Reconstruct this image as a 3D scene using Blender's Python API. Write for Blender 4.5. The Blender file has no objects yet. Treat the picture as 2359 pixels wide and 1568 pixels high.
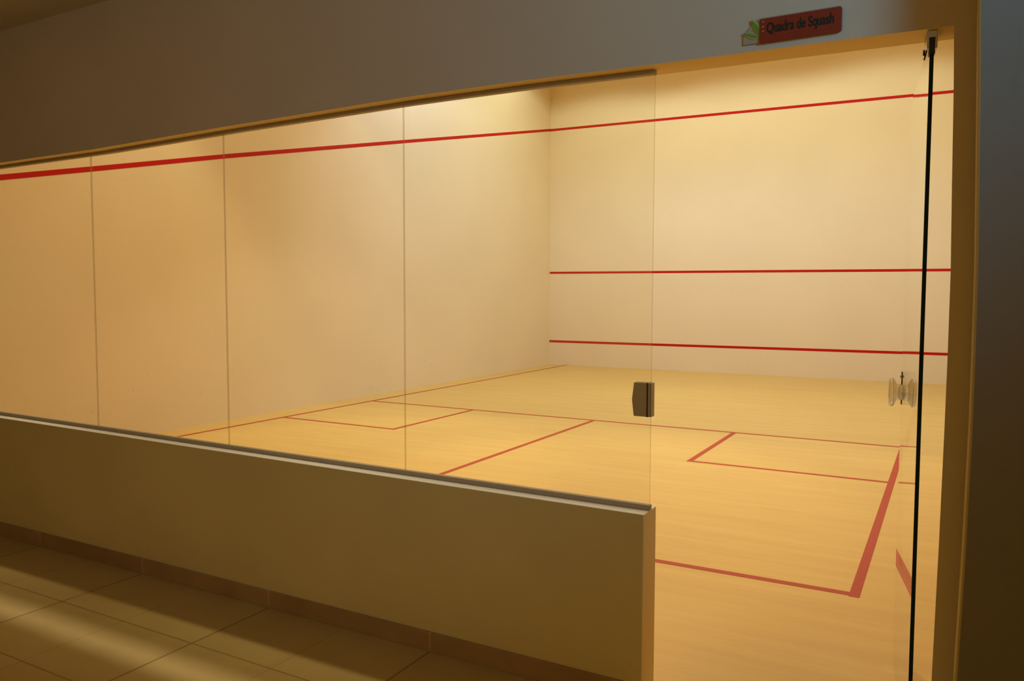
import bpy, bmesh, math, random
from mathutils import Vector, Matrix
random.seed(7)
scene = bpy.context.scene
C = scene.collection

# ----------------------------------------------------------------- helpers
def mesh_obj(name, bm, mats, parent=None, smooth=False, bevel=0.0, seg=2):
    me = bpy.data.meshes.new(name)
    bmesh.ops.recalc_face_normals(bm, faces=bm.faces[:])
    bm.to_mesh(me); bm.free()
    if not isinstance(mats, (list, tuple)): mats = [mats]
    for m in mats: me.materials.append(m)
    if smooth:
        for p in me.polygons: p.use_smooth = True
    o = bpy.data.objects.new(name, me); C.objects.link(o)
    if parent: o.parent = parent
    if bevel:
        b = o.modifiers.new('bevel', 'BEVEL'); b.width = bevel; b.segments = seg
        b.limit_method = 'ANGLE'; b.angle_limit = math.radians(40)
    return o

def tag(o, label=None, cat=None, kind=None, group=None):
    if label: o['label'] = label
    if cat: o['category'] = cat
    if kind: o['kind'] = kind
    if group: o['group'] = group
    return o

def struct(name, bm, mats, label, cat, **k):
    return tag(mesh_obj(name, bm, mats, **k), label, cat, 'structure')

def empty(name, loc, rz=0.0):
    o = bpy.data.objects.new(name, None); C.objects.link(o)
    o.location = loc; o.rotation_euler = (0, 0, rz); o.empty_display_size = 0.1
    return o

def box(bm, x0, x1, y0, y1, z0, z1, mat=0):
    v = [bm.verts.new(p) for p in ((x0,y0,z0),(x1,y0,z0),(x1,y1,z0),(x0,y1,z0),(x0,y0,z1),(x1,y0,z1),(x1,y1,z1),(x0,y1,z1))]
    for f in ((3,2,1,0),(4,5,6,7),(0,1,5,4),(1,2,6,5),(2,3,7,6),(3,0,4,7)):
        bm.faces.new([v[i] for i in f]).material_index = mat
    return bm

def BX(*a): return box(bmesh.new(), *a)

def strip_xz(bm, pts, y0, y1, mat=0):
    """closed polygon in x,z (given as matched lower and upper rails) thickened between y0 and y1"""
    rows = []
    for (x, zl, zh) in pts:
        rows.append([bm.verts.new(p) for p in ((x,y0,zl),(x,y1,zl),(x,y1,zh),(x,y0,zh))])
    for a, b in zip(rows, rows[1:]):
        for i in range(4):
            j = (i+1) % 4
            bm.faces.new((a[i], a[j], b[j], b[i])).material_index = mat
    bm.faces.new(rows[0][::-1]).material_index = mat
    bm.faces.new(rows[-1]).material_index = mat
    return bm

def prism(bm, poly, y0, y1, mat=0):
    """polygon of (x, z) extruded from y0 to y1"""
    a = [bm.verts.new((x, y0, z)) for x, z in poly]; b = [bm.verts.new((x, y1, z)) for x, z in poly]
    bm.faces.new(a).material_index = mat; bm.faces.new(b[::-1]).material_index = mat
    n = len(poly)
    for i in range(n):
        j = (i+1) % n
        bm.faces.new((a[j], a[i], b[i], b[j])).material_index = mat
    return bm

def slab(bm, poly, z0, z1, mat=0):
    """polygon of (x, y) extruded from z0 to z1"""
    a = [bm.verts.new((x, y, z0)) for x, y in poly]; b = [bm.verts.new((x, y, z1)) for x, y in poly]
    bm.faces.new(a[::-1]).material_index = mat; bm.faces.new(b).material_index = mat
    n = len(poly)
    for i in range(n):
        j = (i+1) % n
        bm.faces.new((a[i], a[j], b[j], b[i])).material_index = mat
    return bm

def lathe_x(bm, prof, n=40, y=0.0, z=0.0):
    """profile of (x, r) turned about the x axis through (y, z)"""
    rings = []
    for x, r in prof:
        if r < 1e-6: rings.append([bm.verts.new((x, y, z))])
        else: rings.append([bm.verts.new((x, y+r*math.cos(2*math.pi*i/n), z+r*math.sin(2*math.pi*i/n))) for i in range(n)])
    for a, b in zip(rings, rings[1:]):
        for i in range(n):
            j = (i+1) % n
            if len(a) == 1: bm.faces.new((a[0], b[j], b[i]))
            elif len(b) == 1: bm.faces.new((a[i], a[j], b[0]))
            else: bm.faces.new((a[i], a[j], b[j], b[i]))
    return bm

def interp(tab, x):
    if x <= tab[0][0]: return tab[0][1]
    for (a, va), (b, vb) in zip(tab, tab[1:]):
        if x <= b: return va+(vb-va)*(x-a)/(b-a)
    return tab[-1][1]

# ----------------------------------------------------------------- materials
class NT:
    def __init__(self, name):
        self.m = bpy.data.materials.new(name); self.m.use_nodes = True
        self.t = self.m.node_tree; self.t.nodes.clear()
        self.out = self.n('ShaderNodeOutputMaterial')
    def n(self, typ, **kw):
        nd = self.t.nodes.new(typ)
        for k, v in kw.items(): setattr(nd, k, v)
        return nd
    def l(self, a, b): self.t.links.new(a, b)
    def math(self, op, a, b=None, c=None, clamp=False):
        nd = self.n('ShaderNodeMath', operation=op); nd.use_clamp = clamp
        for i, v in enumerate((a, b, c)):
            if v is None: continue
            if isinstance(v, (int, float)): nd.inputs[i].default_value = v
            else: self.l(v, nd.inputs[i])
        return nd.outputs[0]
    def mix(self, f, a, b, blend='MIX'):
        nd = self.n('ShaderNodeMix', data_type='RGBA', blend_type=blend)
        for i, v in ((0, f), (6, a), (7, b)):
            if isinstance(v, (int, float)): nd.inputs[i].default_value = v
            elif isinstance(v, tuple): nd.inputs[i].default_value = (*v, 1)
            else: self.l(v, nd.inputs[i])
        return nd.outputs[2]
    def noise(self, vec, scale, detail=3, rough=.5):
        nd = self.n('ShaderNodeTexNoise'); nd.inputs['Scale'].default_value = scale
        nd.inputs['Detail'].default_value = detail; nd.inputs['Roughness'].default_value = rough
        if vec is not None: self.l(vec, nd.inputs['Vector'])
        return nd.outputs[0]
    def ramp(self, fac, a, b):
        nd = self.n('ShaderNodeMapRange'); nd.clamp = True
        nd.inputs[1].default_value = a; nd.inputs[2].default_value = b
        self.l(fac, nd.inputs[0]); return nd.outputs[0]
    def coord(self, scale=(1,1,1), loc=(0,0,0)):
        tc = self.n('ShaderNodeTexCoord'); mp = self.n('ShaderNodeMapping')
        mp.inputs['Scale'].default_value = scale; mp.inputs['Location'].default_value = loc
        self.l(tc.outputs['Object'], mp.inputs['Vector']); return mp.outputs[0]
    def principled(self, col, rough=.5, metal=0., spec=.5, bump=None, bstr=.1):
        p = self.n('ShaderNodeBsdfPrincipled')
        if isinstance(col, tuple): p.inputs['Base Color'].default_value = (*col, 1)
        else: self.l(col, p.inputs['Base Color'])
        if isinstance(rough, (int, float)): p.inputs['Roughness'].default_value = rough
        else: self.l(rough, p.inputs['Roughness'])
        p.inputs['Metallic'].default_value = metal; p.inputs['Specular IOR Level'].default_value = spec
        if bump is not None:
            b = self.n('ShaderNodeBump'); b.inputs['Strength'].default_value = bstr; b.inputs['Distance'].default_value = .002
            self.l(bump, b.inputs['Height']); self.l(b.outputs[0], p.inputs['Normal'])
        self.l(p.outputs[0], self.out.inputs[0]); return p

def plaster(name, col, var=.04, rough=.7, bstr=.06):
    t = NT(name); c = t.coord()
    f = t.noise(c, 1.7, 4)
    lo = tuple(x*(1-var) for x in col); hi = tuple(min(1, x*(1+var)) for x in col)
    colr = t.mix(t.ramp(f, .3, .7), lo, hi)
    t.principled(colr, rough, spec=.25, bump=t.noise(c, 160, 2), bstr=bstr)
    return t.m

def plain(name, col, rough=.5, metal=0., spec=.5, var=.06, scale=30):
    t = NT(name); c = t.coord()
    f = t.noise(c, scale, 2)
    t.principled(t.mix(f, tuple(x*(1-var) for x in col), tuple(min(1, x*(1+var)) for x in col)), rough, metal, spec)
    return t.m

COURT = (.82, .68, .46)
def court_plaster(name, scuff=.05):
    t = NT(name); c = t.coord()
    f = t.ramp(t.noise(c, .9, 4), .3, .7)
    base = t.mix(f, tuple(x*.975 for x in COURT), tuple(min(1, x*1.02) for x in COURT))
    # scuffed ball marks close to the floor
    sp = t.ramp(t.noise(c, 14, 1), .70, .76)
    sx = t.n('ShaderNodeSeparateXYZ'); tc = t.n('ShaderNodeTexCoord'); t.l(tc.outputs['Object'], sx.inputs[0])
    low = t.ramp(sx.outputs[2], .9, .05)
    fac = t.math('MULTIPLY', t.math('MULTIPLY', sp, low), scuff)
    col = t.mix(fac, base, (.33, .27, .17))
    t.principled(col, .62, spec=.3, bump=t.noise(c, 120, 2), bstr=.04)
    return t.m

def wood_floor():
    t = NT('maple_floor')
    c1 = t.coord((1.1, 16, 1)); c2 = t.coord((.55, 5, 1)); c3 = t.coord((.35, .35, 1)); c4 = t.coord((2.2, 70, 1))
    a = t.ramp(t.noise(c1, 1.0, 4, .6), .3, .7)
    b = t.ramp(t.noise(c2, 1.0, 3, .6), .3, .7)
    d = t.ramp(t.noise(c3, 1.0, 2), .3, .7)
    e = t.ramp(t.noise(c4, 1.0, 3), .35, .7)
    br = t.n('ShaderNodeTexBrick'); br.offset = .37; br.offset_frequency = 2
    br.inputs['Scale'].default_value = 1; br.inputs['Brick Width'].default_value = .9; br.inputs['Row Height'].default_value = .07
    br.inputs['Mortar Size'].default_value = .0006; br.inputs['Color1'].default_value = (.45,.45,.45,1)
    br.inputs['Color2'].default_value = (.55,.55,.55,1); br.inputs['Mortar'].default_value = (.36,.36,.36,1)
    t.l(t.coord(), br.inputs['Vector'])
    s = t.math('ADD', t.math('MULTIPLY', a, .35), t.math('MULTIPLY', b, .35))
    s = t.math('ADD', s, t.math('MULTIPLY', d, .15)); s = t.math('ADD', s, t.math('MULTIPLY', e, .15))
    col = t.mix(s, (.62, .395, .105), (.75, .51, .163))
    col = t.mix(.35, col, br.outputs[0], 'OVERLAY')
    t.principled(col, .42, spec=.3)
    return t.m

def tile_floor_mat():
    t = NT('beige_floor_tile')
    c = t.coord((1/.445, 1/.43, 1), (-3.49/.445+20, 1.83/.43+20, 0))
    sx = t.n('ShaderNodeSeparateXYZ'); t.l(c, sx.inputs[0])
    fx = t.math('FRACT', sx.outputs[0]); fy = t.math('FRACT', sx.outputs[1])
    ex = t.math('MINIMUM', fx, t.math('SUBTRACT', 1., fx)); ey = t.math('MINIMUM', fy, t.math('SUBTRACT', 1., fy))
    even = t.math('SUBTRACT', 1., t.math('MODULO', t.math('ROUND', sx.outputs[0]), 2.))     # every other cross joint is filled flush and barely shows
    gx = t.math('MULTIPLY', t.ramp(ex, .013, .006), t.math('ADD', .3, t.math('MULTIPLY', even, .7)))
    gy = t.math('MULTIPLY', t.ramp(ey, .013, .006), .75)
    grout = t.math('MAXIMUM', gx, gy)
    cell = t.n('ShaderNodeCombineXYZ'); t.l(t.math('FLOOR', sx.outputs[0]), cell.inputs[0]); t.l(t.math('FLOOR', sx.outputs[1]), cell.inputs[1])
    wn = t.n('ShaderNodeTexWhiteNoise', noise_dimensions='3D'); t.l(cell.outputs[0], wn.inputs['Vector'])
    c2 = t.coord()
    mott = t.ramp(t.noise(c2, 5, 4, .6), .3, .7)
    s = t.math('ADD', t.math('MULTIPLY', wn.outputs[0], .5), t.math('MULTIPLY', mott, .5))
    col = t.mix(s, (.46, .33, .115), (.55, .41, .155))
    col = t.mix(grout, col, (.26, .16, .05))
    t.principled(col, .45, spec=.3)
    return t.m

def baseboard_mat():
    t = NT('beige_tile_skirting')
    c = t.coord((1/.89, 1, 1), (-3.49/.89+20, 0, 0))
    sx = t.n('ShaderNodeSeparateXYZ'); t.l(c, sx.inputs[0])
    wn = t.n('ShaderNodeTexWhiteNoise', noise_dimensions='1D'); t.l(t.math('FLOOR', sx.outputs[0]), wn.inputs['W'])
    fx = t.math('FRACT', sx.outputs[0]); ex = t.math('MINIMUM', fx, t.math('SUBTRACT', 1., fx))
    col = t.mix(t.ramp(t.noise(t.coord(), 5, 4), .3, .7), (.36, .235, .11), (.46, .31, .16))
    col = t.mix(t.math('MULTIPLY', wn.outputs[0], .4), col, (.27, .16, .07))
    col = t.mix(t.math('MULTIPLY', t.ramp(ex, .006, .002), .5), col, (.62, .48, .30))
    t.principled(col, .45, spec=.3)
    return t.m

def glass_mat(name, tint=(.985, .985, .97), r0=.04):
    """clear sheet: transparent, with a mirror reflection that grows towards grazing angles (Schlick)"""
    t = NT(name)
    lw = t.n('ShaderNodeLayerWeight'); lw.inputs[0].default_value = .5
    g = t.math('POWER', lw.outputs['Facing'], 5.)
    f = t.math('ADD', t.math('MULTIPLY', g, 1-r0), r0, clamp=True)
    tr = t.n('ShaderNodeBsdfTransparent'); tr.inputs[0].default_value = (*tint, 1)
    gl = t.n('ShaderNodeBsdfGlossy'); gl.inputs['Roughness'].default_value = 0.0
    gl.inputs['Color'].default_value = (.97, .97, .95, 1)
    mx = t.n('ShaderNodeMixShader'); t.l(f, mx.inputs[0]); t.l(tr.outputs[0], mx.inputs[1]); t.l(gl.outputs[0], mx.inputs[2])
    t.l(mx.outputs[0], t.out.inputs[0]); return t.m

def seam_mat():
    t = NT('silicone_seam')
    d = t.n('ShaderNodeBsdfDiffuse'); d.inputs[0].default_value = (.55, .40, .17, 1)
    tr = t.n('ShaderNodeBsdfTransparent'); mx = t.n('ShaderNodeMixShader'); mx.inputs[0].default_value = .28
    t.l(tr.outputs[0], mx.inputs[1]); t.l(d.outputs[0], mx.inputs[2]); t.l(mx.outputs[0], t.out.inputs[0]); return t.m

def acrylic():
    t = NT('clear_acrylic'); p = t.principled((.98, .975, .95), .22)
    p.inputs['Transmission Weight'].default_value = .74; p.inputs['IOR'].default_value = 1.49; return t.m

M_court = court_plaster('cream_court_paint')
M_courtleft = court_plaster('scuffed_cream_court_paint', .24)
M_corr = plaster('corridor_wall_paint', (.60, .52, .42))
M_par = plaster('parapet_paint', (.70, .60, .30))
M_litreveal = plaster('court_lit_reveal_paint', (.93, .72, .36))  # cream reveals, lightened so the colour carries light bouncing from the court
M_edgelit = plaster('painted_corner_highlight', (.52, .42, .19))  # court light catching the pillar corner, painted as a paler colour
M_toplit = plain('painted_light_parapet_top', (.95, .93, .85), .5, spec=.6, var=.02)  # parapet paint whitened on top faces, painting in the light from above
M_ceil = plaster('ceiling_paint', (.62, .55, .42))
M_wood = wood_floor(); M_tile = tile_floor_mat(); M_base = baseboard_mat()
M_redwall = plain('red_wall_line_paint', (.51, .005, .001), .6, spec=.2)
M_redfloor = plain('red_floor_line_paint', (.44, .052, .013), .5, spec=.25)
M_glass = glass_mat('clear_glass'); M_edge = plain('dark_green_glass_edge', (.012, .028, .012), .6, spec=.08, scale=5)
M_seam = seam_mat()
M_alu = plain('bronze_aluminium_channel', (.42, .35, .27), .5, .0, .4)
M_chrome = plain('satin_chrome', (.55, .56, .62), .3, .9)
M_black = plain('black_metal', (.012, .010, .014), .45)
M_lock = plain('dark_brown_lock_metal', (.045, .018, .006), .45, .3)
M_brz = plain('bronze_strike_box', (.44, .35, .19), .5, .3)
M_acr = acrylic()
M_signred = plain('dark_red_sign_face', (.27, .024, .005), .55)
M_signback = plain('beige_sign_plate', (.42, .33, .24), .6)
M_leaf = plain('green_leaf_print', (.17, .30, .02), .55)
M_leafedge = plain('pale_green_leaf_outline', (.42, .48, .22), .6)
M_ink = plain('black_sign_ink', (.012, .012, .008), .6)
M_dot = plain('pale_sign_mark', (.42, .22, .13), .6)

# ----------------------------------------------------------------- measured layout (metres)
YO, YI = -1.402, -1.270         # outer and inner face of the glazed wall
YG = -1.333                     # centre plane of the glass
L = 10.267                      # front wall of the court
XR = 7.085                      # right wall of the court
HC = 6.0                        # court ceiling
HK = 2.885                      # corridor ceiling
LINT = [(-.3, 2.150), (2.312, 2.161), (3.16, 2.164), (4.138, 2.183), (5.152, 2.197), (5.671, 2.195), (6.175, 2.186), (6.574, 2.181), (7.034, 2.174), (7.6, 2.174)]
PTOP = [(-.3, .70), (2.217, .698), (3.739, .688), (5.142, .681), (5.855, .678), (6.155, .677)]
xs_l = sorted(set([x for x, _ in LINT] + [i*.25 for i in range(1, 28)]))

# ----------------------------------------------------------------- setting: court
floor = struct('floor', BX(-.2, XR+.2, YI, L+.2, -.1, 0.), M_wood, 'pale maple wood strip floor of the squash court', 'floor')
wall_left = struct('wall_left', BX(-.2, 0, YI, L+.2, 0, HC), M_courtleft, 'cream painted side wall of the court with one sloping red line', 'wall')
wall_front = struct('wall_front', BX(0, XR, L, L+.2, 0, HC), M_court, 'cream front wall of the court crossed by three red lines', 'wall')
wall_right = struct('wall_right', BX(XR, XR+.2, YI, L+.2, 0, HC), M_court, 'cream side wall of the court hidden behind the door jamb', 'wall')
ceiling = struct('ceiling', BX(-.2, XR+.2, YI, L+.2, HC, HC+.15), M_court, 'high cream ceiling over the squash court', 'ceiling')

def floor_line(name, poly, label):
    return tag(mesh_obj(name, slab(bmesh.new(), poly, 0., .0012), M_redfloor, floor), label)
W = .048
S, BYc, BL, BR, HX, LL, RL, BACK = 4.229, 2.640, 1.962, 5.130, 3.562, .381, 6.690, .065
def rect(x0, x1, y0, y1): return [(x0, y0), (x1, y0), (x1, y1), (x0, y1)]
h = W/2
floor_line('short_line', rect(LL+h, RL-h, S-h, S+h), 'thin red short line across the court')
floor_line('half_court_line', rect(HX-h, HX+h, BACK+h, S-h), 'red half court line running to the short line')
floor_line('service_box_line', [(LL+h, BYc-h), (BL+h, BYc-h), (BL+h, S-h), (BL-h, S-h), (BL-h, BYc+h), (LL+h, BYc+h)], 'red outline of the service box by the side wall')
floor_line('service_box_line', [(RL-h, BYc-h), (BR-h, BYc-h), (BR-h, S-h), (BR+h, S-h), (BR+h, BYc+h), (RL-h, BYc+h)], 'red outline of the service box near the glass door')
floor_line('side_line', rect(LL-h, LL+h, BACK-h, L), 'red side line along the far side wall')
floor_line('side_line', rect(RL-h, RL+h, BACK-h, 8.9), 'wide looking red side line near the glass door')
floor_line('back_line', [(LL+h, BACK-h-.035), (RL-h, BACK-h+.01), (RL-h, BACK+h+.01), (LL+h, BACK+h-.035)], 'red back line parallel to the glass wall')

def front_line(name, zl, zr, t, label):
    bm = strip_xz(bmesh.new(), [(0, zl-t/2, zl+t/2), (XR, zr-t/2, zr+t/2)], L-.0015, L)
    return tag(mesh_obj(name, bm, M_redwall, wall_front), label)
front_line('out_line', 4.640, 4.562, .046, 'red out line high on the front wall')
front_line('service_line', 1.832, 1.807, .042, 'red service line halfway up the front wall')
front_line('tin_line', .465, .482, .044, 'red tin line low on the front wall')
bm = bmesh.new()
pts = [(-.9, 2.235), (-.165, 2.393), (.658, 2.576), (2.202, 2.923), (5.485, 3.628), (L, 4.644)]
prev = None
for y, z in pts:
    r = [bm.verts.new((x, y, z+d)) for x, d in ((0, -.024), (.0015, -.024), (.0015, .024), (0, .024))]
    if prev:
        for i in range(4): bm.faces.new((prev[i], prev[(i+1) % 4], r[(i+1) % 4], r[i]))
    prev = r
tag(mesh_obj('side_out_line', bm, M_redwall, wall_left), 'red out line sloping along the side wall')

# ----------------------------------------------------------------- setting: glazed wall between court and corridor
bm = strip_xz(bmesh.new(), [(x, interp(LINT, x), HC) for x in xs_l if x <= 7.6 and x >= -.2] + [], YO, YI)
wall_upper = struct('wall_upper', bm, [M_corr, M_litreveal], 'grey brown painted wall band above the glass and doorway', 'wall')
xs_p = [-.2] + [i*.3 for i in range(0, 21)] + [6.154]
bm = strip_xz(bmesh.new(), [(x, 0., interp(PTOP, x)) for x in xs_p], YO, YI)
wall_lower = struct('wall_lower', bm, [M_par, M_toplit, M_litreveal], 'low brown half wall under the glass panels', 'wall', bevel=.004)
def assign(o, fn):
    for p in o.data.polygons:
        p.material_index = fn(p.normal, p.center)
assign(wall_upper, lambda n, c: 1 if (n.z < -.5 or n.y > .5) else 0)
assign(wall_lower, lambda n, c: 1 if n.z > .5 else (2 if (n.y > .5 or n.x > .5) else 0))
JAMB = [(0, 7.032), (.315, 7.0357), (.72, 7.0421), (1.035, 7.0454), (1.262, 7.047), (1.50, 7.047), (1.745, 7.0424), (2.007, 7.0383), (2.174, 7.034)]
bm = bmesh.new(); rows = []
for z, x in JAMB:
    rows.append([bm.verts.new(p) for p in ((x, YO, z), (7.6, YO, z), (7.6, YI, z), (x, YI, z))])
for a, b in zip(rows, rows[1:]):
    for i in range(4): bm.faces.new((a[i], a[(i+1) % 4], b[(i+1) % 4], b[i]))
bm.faces.new(rows[0][::-1]); bm.faces.new(rows[-1])
wall_jamb = struct('wall_jamb', bm, M_corr, 'narrow dark brown wall strip beside the doorway', 'wall')
# projecting pillar
YP = -1.65
PIL = [(0, 7.090), (.44, 7.0977), (.743, 7.1054), (1.08, 7.1105), (1.30, 7.1105), (1.517, 7.1095), (1.944, 7.1001), (2.149, 7.0942), (HK, 7.085)]
bm = bmesh.new(); rows = []
for z, x in PIL:
    x -= .0075
    rows.append([bm.verts.new(p) for p in ((x, YO, z), (x, YP+.006, z), (x+.002, YP+.002, z), (x+.006, YP, z), (8.9, YP, z), (8.9, YO, z))])
for a, b in zip(rows, rows[1:]):
    for i in range(6): bm.faces.new((a[i], a[(i+1) % 6], b[(i+1) % 6], b[i]))
bm.faces.new(rows[0][::-1]); bm.faces.new(rows[-1])
def pillar_mat():
    t = NT('grey_pillar_paint'); c = t.coord()
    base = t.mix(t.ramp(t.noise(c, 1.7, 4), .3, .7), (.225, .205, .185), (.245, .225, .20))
    # faint dark scuff on the paint
    mp = t.coord((1/.010, .2, 1/.032), (-7.168/.010, 0, -1.935/.032))
    v = t.n('ShaderNodeVectorMath', operation='LENGTH'); t.l(mp, v.inputs[0])
    f = t.math('MULTIPLY', t.ramp(v.outputs['Value'], 1.3, .2), .32)
    t.principled(t.mix(f, base, (.16, .15, .14)), .6, spec=.3, bump=t.noise(c, 160, 2), bstr=.06); return t.m
wall_pillar = struct('pillar', bm, [pillar_mat(), M_edgelit], 'grey painted pillar standing forward beside the doorway', 'pillar')
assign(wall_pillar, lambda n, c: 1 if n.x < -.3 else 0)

# corridor shell
struct('tile_floor', BX(-2.6, 8.9, -5.6, YO, -.1, 0.), M_tile, 'square beige ceramic tiles on the corridor floor', 'floor')
struct('corridor_floor', BX(-2.6, 8.9, YO, YI, -.1, -.0005), M_tile, 'tiled threshold under the glass wall', 'floor')
struct('corridor_ceiling', BX(-2.6, 8.9, -5.6, YO, HK, HK+.12), M_ceil, 'plain brown lit ceiling of the corridor', 'ceiling')
struct('wall_back', BX(-2.6, 8.9, -5.75, -5.6, 0, HK), M_corr, 'plain painted corridor wall facing the glass', 'wall')
struct('corridor_wall', BX(-2.75, -2.6, -5.6, YO, 0, HK), M_corr, 'end wall of the corridor away from the door', 'wall')
struct('corridor_wall', BX(8.9, 9.05, -5.6, YP, 0, HK), M_corr, 'end wall of the corridor beyond the pillar', 'wall')
struct('wall_end', BX(-2.6, -.2, YO, YI, 0, HK), M_corr, 'plain corridor wall before the glass panels begin', 'wall')
bm = BX(-2.6, 6.156, YO-.011, YO, 0, .078)
struct('baseboard_1', bm, M_base, 'beige tile skirting along the foot of the low brown wall', 'baseboard', bevel=.002)

# metal channels holding the glass
def chan(name, tab, dz0, dz1, y0, y1, x1, label):
    xs = [0.] + [i*.3 for i in range(1, 21)] + [x1]
    bm = strip_xz(bmesh.new(), [(x, interp(tab, x)+dz0, interp(tab, x)+dz1) for x in xs], y0, y1)
    return struct(name, bm, M_alu, label, 'trim', bevel=.0015)
chan('trim_1', LINT, -.0145, 0., YG-.013, YG+.013, 6.152, 'grey brown metal channel along the top of the glass')
chan('trim_2', PTOP, 0., .0185, YG-.012, YG+.012, 6.155, 'grey brown metal channel along the sill of the half wall')

# ----------------------------------------------------------------- glass panels
def zt(x): return interp(LINT, x)-.006
def zb(x): return interp(PTOP, x)+.008
GX = [2.0, 3.042, 4.051, 5.095, 6.153]
labels = ['clear glass panel at the end of the row where the ceiling shows',
          'clear glass panel second from the cut off end of the row',
          'clear glass panel third along, between two plain glass panels',
          'clear glass panel beside the doorway with a bronze strike box on its edge']
def pane(name, x0, x1, parent=None):
    bm = bmesh.new(); g = .0015; t = .005
    a = [bm.verts.new(p) for p in ((x0+g, YG-t, zb(x0)), (x1-g, YG-t, zb(x1)), (x1-g, YG-t, zt(x1)), (x0+g, YG-t, zt(x0)))]
    b = [bm.verts.new((v.co.x, YG+t, v.co.z)) for v in a]
    bm.faces.new(a); bm.faces.new(b[::-1])
    for i in range(4):
        j = (i+1) % 4; f = bm.faces.new((a[j], a[i], b[i], b[j])); f.material_index = 1
    return mesh_obj(name, bm, [M_glass, M_seam], parent)
for i in range(4):
    w = tag(pane('window_%d' % (i+1), GX[i], GX[i+1]), labels[i], 'glass panel', 'structure', 'clear glass panels on the half wall')
window_4 = w
# two more panels of the same run reach the side wall, outside the frame
for i, (a, b) in enumerate(((0.003, .985), (.985, 2.0))):
    tag(pane('window_%d' % (i+5), a, b), 'clear glass panel between the court side wall and the visible panels', 'glass panel', 'structure', 'clear glass panels on the half wall')

# bronze strike box clamped on the free edge of the last pane
bm = bmesh.new()
prism(bm, [(6.094, 1.006), (6.154, 1.006), (6.154, 1.124), (6.094, 1.124), (6.087, 1.064)], YG-.017, YG-.0052)
prism(bm, [(6.094, 1.006), (6.154, 1.006), (6.154, 1.124), (6.094, 1.124), (6.087, 1.064)], YG+.0052, YG+.017)
box(bm, 6.1545, 6.1580, YG-.017, YG+.017, 1.006, 1.124)
sb = tag(mesh_obj('strike_box', bm, M_brz, window_4, bevel=.002), 'bronze five sided strike box')
bm = BX(6.1410, 6.1462, YG-.0176, YG+.0176, 1.0055, 1.1245)
tag(mesh_obj('keeper', bm, M_lock, sb), 'dark keeper strip')

# ----------------------------------------------------------------- open glass door
NEAR = Vector((6.981, -1.385)); FAR = Vector((6.897, -.548))
dvec = (FAR-NEAR); DW = dvec.length
ang = math.atan2(dvec.y, dvec.x)-math.pi/2          # door local +y runs from near edge into the court, +x to the right
door = empty('door_1', (NEAR.x, NEAR.y, 0), ang)
tag(door, 'frameless clear glass door standing open into the court', 'door', 'structure')
T = .0055; DT = 2.150
bm = bmesh.new()
a = [bm.verts.new(p) for p in ((-T, 0, .008), (-T, DW, .008), (-T, DW, DT), (-T, 0, DT))]
b = [bm.verts.new((T, v.co.y, v.co.z)) for v in a]
bm.faces.new(a[::-1]); bm.faces.new(b)
for i in range(4):
    j = (i+1) % 4; bm.faces.new((a[i], a[j], b[j], b[i])).material_index = 1 if i == 3 else 2
mesh_obj('glass_pane', bm, [M_glass, M_edge, M_seam], door)
# top pivot clamp
CL = .078
cl = tag(mesh_obj('pivot_clamp', box(BX(-.0135, -T, -.004, CL, 2.124, 2.172), T, .0135, -.004, CL, 2.124, 2.172), M_chrome, door, bevel=.002), 'satin chrome clamp at the top of the door')
mesh_obj('clamp_cap', BX(-.0135, .0135, -.006, CL, 2.1505, 2.174), M_chrome, cl, bevel=.002)
tag(mesh_obj('clamp_liner', BX(-.0075, .0075, -.0075, .03, 2.108, 2.154), M_black, cl, bevel=.001), 'black liner at the clamp end')
for yy, zz in ((.064, 2.131),):
    tag(mesh_obj('screw', lathe_x(bmesh.new(), [(-.0185, 0), (-.0185, .0065), (-.0175, .0085), (-.0135, .0085), (-.0135, 0)], 24, yy, zz), M_black, cl), 'black screw head')
tag(mesh_obj('latch_hook', prism(bmesh.new(), [(-.0135, 2.126), (-.0095, 2.126), (-.0155, 2.098), (-.0195, 2.100)], .016, .022), M_lock, cl), 'dark hooked tab under the clamp')
mesh_obj('pivot_clamp', box(BX(-.0135, -T, .0, .165, .004, .055), T, .0135, .0, .165, .004, .055), M_chrome, door, bevel=.002)
# edge lock
lk = tag(mesh_obj('edge_lock', BX(-.0075, .0075, DW-.030, DW+.004, 1.008, 1.134), M_lock, door, bevel=.0015), 'dark brown lock strip on the free edge')
tag(mesh_obj('lock_button', lathe_x(bmesh.new(), [(-.0125, 0), (-.0125, .005), (-.0075, .007), (.0075, .007), (.0125, .005), (.0125, 0)], 20, DW-.012, 1.115), M_chrome, lk), 'small chrome lock turn')
# clear double knob
ky, kz = DW-.055, 1.058
kn = empty('door_knob', (0, ky, kz)); kn.parent = door; tag(kn, 'clear acrylic spool shaped double knob')
def spool(s, name):
    x = lambda v: s*v
    prof = [(x(.052), 0), (x(.052), .046), (x(.049), .053), (x(.044), .056), (x(.036), .054), (x(.031), .046), (x(.028), .036), (x(.024), .030), (x(.0056), .029), (x(.0056), 0)]
    return mesh_obj(name, lathe_x(bmesh.new(), prof, 56), M_acr, kn, smooth=True)
for s in (-1, 1): spool(s, 'knob_half')
tag(mesh_obj('spindle', lathe_x(bmesh.new(), [(-.014, 0), (-.014, .005), (.014, .005), (.014, 0)], 16), M_chrome, kn, smooth=False), 'thin metal spindle')

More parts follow.
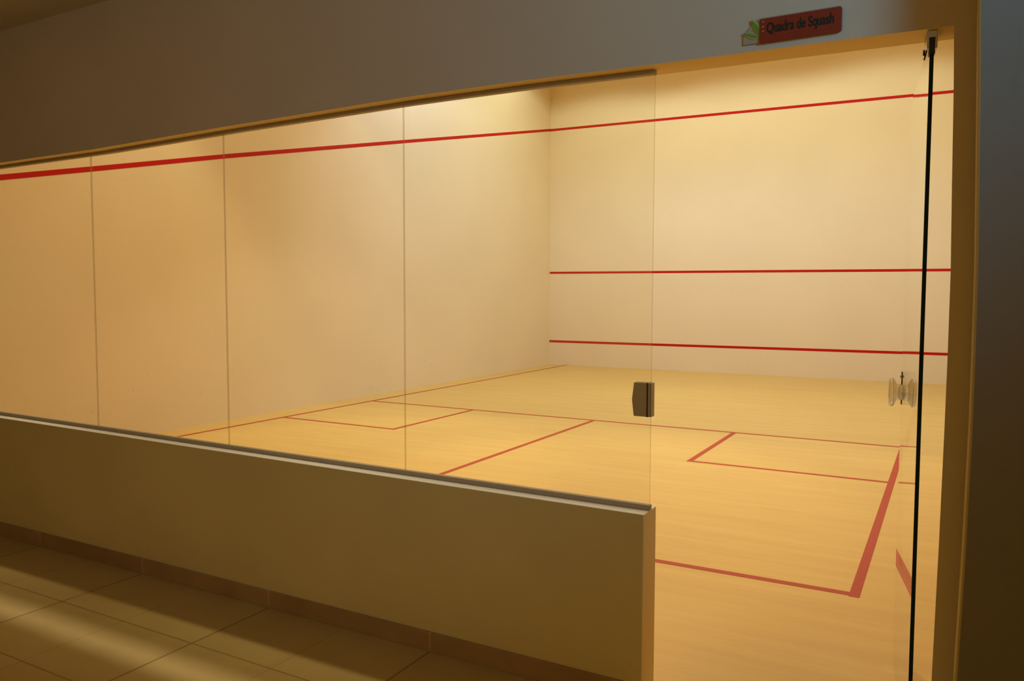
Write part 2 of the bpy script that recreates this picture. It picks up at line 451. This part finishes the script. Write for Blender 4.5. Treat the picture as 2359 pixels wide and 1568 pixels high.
# ----------------------------------------------------------------- wall sign
sign = empty('wall_sign', (6.60, YO, 2.235))
tag(sign, 'dark red sign plate with green leaves on the wall above the doorway', 'sign')
SX, SZ = -6.60, -2.235
def P(pts): return [(x+SX, z+SZ) for x, z in pts]
sy = 0.0
bm = prism(bmesh.new(), P([(6.460, 2.203), (6.515, 2.203), (6.741, 2.203), (6.741, 2.2775), (6.505, 2.2775), (6.486, 2.262), (6.460, 2.233)]), -.006, 0)
mesh_obj('back_plate', bm, M_signback, sign, bevel=.001)
def rrect(x0, x1, z0, z1, r, n=5):
    o = [(x0, z0)]
    for k in range(n+1):
        a = -math.pi/2+math.pi/2*k/n; o.append((x1-r+r*math.cos(a), z0+r+r*math.sin(a)))
    for k in range(n+1):
        a = math.pi/2*k/n; o.append((x1-r+r*math.cos(a), z1-r+r*math.sin(a)))
    o.append((x0, z1)); return o
mesh_obj('face_panel', prism(bmesh.new(), P(rrect(6.512, 6.7455, 2.2000, 2.2720, .007)), -.014, -.006), M_signred, sign, bevel=.0012)
def leaf(base, tip, wl, wr, name):
    bx, bz = base; tx, tz = tip; dx, dz = tx-bx, tz-bz; ln = math.hypot(dx, dz); ux, uz = dx/ln, dz/ln; nx, nz = -uz, ux
    def outline(g):
        o = []
        for k in range(9):
            t = k/8; o.append((t, g*wl*math.sin(math.pi*t**.85)))
        for k in range(7, 0, -1):
            t = k/8; o.append((t, -g*wr*math.sin(math.pi*t**.85)))
        cx = .5
        return [(bx+SX+dx*(cx+(t-cx)*(.82+.18*g))+nx*w, bz+SZ+dz*(cx+(t-cx)*(.82+.18*g))+nz*w) for t, w in o]
    lf = tag(mesh_obj('leaf', prism(bmesh.new(), outline(1.0), -.0085, -.006), M_leafedge, sign), name)
    mesh_obj('leaf_blade', prism(bmesh.new(), outline(.62), -.0095, -.0085), M_leaf, lf)
leaf((6.5100, 2.2215), (6.4835, 2.2765), .0065, .0150, 'upright green leaf with a pale outline')
leaf((6.5105, 2.2195), (6.4570, 2.2390), .0105, .0060, 'green leaf lying sideways with a pale outline')
for z in (2.2625, 2.2480, 2.2345):
    tag(mesh_obj('print_mark', prism(bmesh.new(), [(6.5215+SX+.0032*math.cos(k*math.pi/5), z+SZ+.0026*math.sin(k*math.pi/5)) for k in range(10)], -.0145, -.014), M_dot, sign), 'faint pale printed mark')
cu = bpy.data.curves.new('lettering', 'FONT'); cu.body = 'Quadra de Squash'; cu.size = 1; cu.offset = .008; cu.extrude = .0; cu.space_character = .98
tmp = bpy.data.objects.new('lettering_curve', cu); C.objects.link(tmp)
bpy.context.view_layer.update()
me = bpy.data.meshes.new_from_object(tmp.evaluated_get(bpy.context.evaluated_depsgraph_get()))
bpy.data.objects.remove(tmp); bpy.data.curves.remove(cu)
xsv = [v.co.x for v in me.vertices]; ysv = [v.co.y for v in me.vertices]
x0, x1 = min(xsv), max(xsv); wtx, htx = 6.7235-6.5325, .0400
y0, y1 = min(ysv), max(ysv)
for v in me.vertices:
    X = 6.5325+SX+(v.co.x-x0)/(x1-x0)*wtx; Z = 2.2175+SZ+(v.co.y-y0)/(y1-y0)*htx
    v.co = (X, -.0147, Z)
bm = bmesh.new()
for i, (dx, dz) in enumerate(((0, 0), (.0009, 0), (-.0009, 0), (0, .0009), (0, -.0009))):     # heavy strokes
    bm.from_mesh(me)
    bm.verts.ensure_lookup_table()
    nv = len(me.vertices)
    for v in bm.verts[-nv:]: v.co += Vector((dx, -.00004*i, dz))
me2 = bpy.data.meshes.new('lettering'); bm.to_mesh(me2); bm.free(); bpy.data.meshes.remove(me); me = me2
me.materials.append(M_ink)
lt = bpy.data.objects.new('lettering', me); C.objects.link(lt); lt.parent = sign; lt['label'] = 'black lettering Quadra de Squash'

# ----------------------------------------------------------------- lights
def spot(name, loc, target, power, col, size, blend, radius):
    d = bpy.data.lights.new(name, 'SPOT'); d.energy = power; d.color = col; d.spot_size = math.radians(size); d.spot_blend = blend; d.shadow_soft_size = radius
    o = bpy.data.objects.new(name, d); C.objects.link(o); o.location = loc
    o.rotation_euler = (Vector(target)-Vector(loc)).to_track_quat('-Z', 'Y').to_euler(); return o
def area(name, loc, target, power, col, sx, sy, spread=180):
    d = bpy.data.lights.new(name, 'AREA'); d.shape = 'RECTANGLE'; d.size = sx; d.size_y = sy; d.energy = power; d.color = col; d.spread = math.radians(spread)
    o = bpy.data.objects.new(name, d); C.objects.link(o); o.location = loc
    o.rotation_euler = (Vector(target)-Vector(loc)).to_track_quat('-Z', 'Y').to_euler(); return o
# (rear to front) y, power, half cone, blend, colour
ROWS = ((.9, 290, 31, .35, (1., .86, .54), 0), (3.1, 105, 44, .22, (1., .94, .72), 0), (5.3, 198, 60, .5, (.73, .97, 1.26), 14), (8.0, 115, 76, .22, (.80, .93, .78), 0))
for yy, pw, half, bl, col, tilt in ROWS:
    for xx in (1.25, 3.55, 5.85):
        spot('court_lamp', (xx, yy, 5.9), (xx, yy+5.9*math.tan(math.radians(tilt)), 0), pw, col, 2*half, bl, .14)
spot('corridor_lamp', (8.44, -3.22, 2.72), (5.3, -1.40, 2.60), 146, (.28, .68, .95), 84, 1., .42)
# added warm fill, no real fitting: bounces off the wall behind the viewer
area('corridor_fill', (5.8, -4.5, 1.5), (5.8, -6, 1.5), 33, (1., .66, .145), 4.2, 1.4)
# invented narrow beam without a real lamp, drawing the pale streak along the tiles
area('tile_streak_light', (3.2, -2.0, HK-.01), (3.2, -2.0, 0), .68, (1., .90, .80), 5.6, .02, 4.5)

w = bpy.data.worlds.new('world'); scene.world = w; w.use_nodes = True
bg = w.node_tree.nodes['Background']; bg.inputs[0].default_value = (1., .8, .15, 1); bg.inputs[1].default_value = .003

# ----------------------------------------------------------------- camera
cam = bpy.data.cameras.new('camera'); cam.sensor_width = 36; cam.sensor_fit = 'HORIZONTAL'; cam.lens = 1820.696/2359*36
cam.clip_start = .02; cam.clip_end = 100
co = bpy.data.objects.new('camera', cam); C.objects.link(co)
co.location = (7.055, -3.948, 1.434); co.rotation_euler = (math.radians(86.54), math.radians(-.146), math.radians(29.124))
scene.camera = co
scene.view_settings.view_transform = 'Standard'; scene.view_settings.look = 'None'
scene.view_settings.exposure = 0; scene.view_settings.gamma = 1
scene.cycles.max_bounces = 12; scene.cycles.diffuse_bounces = 6; scene.cycles.transparent_max_bounces = 16
scene.cycles.use_denoising = True
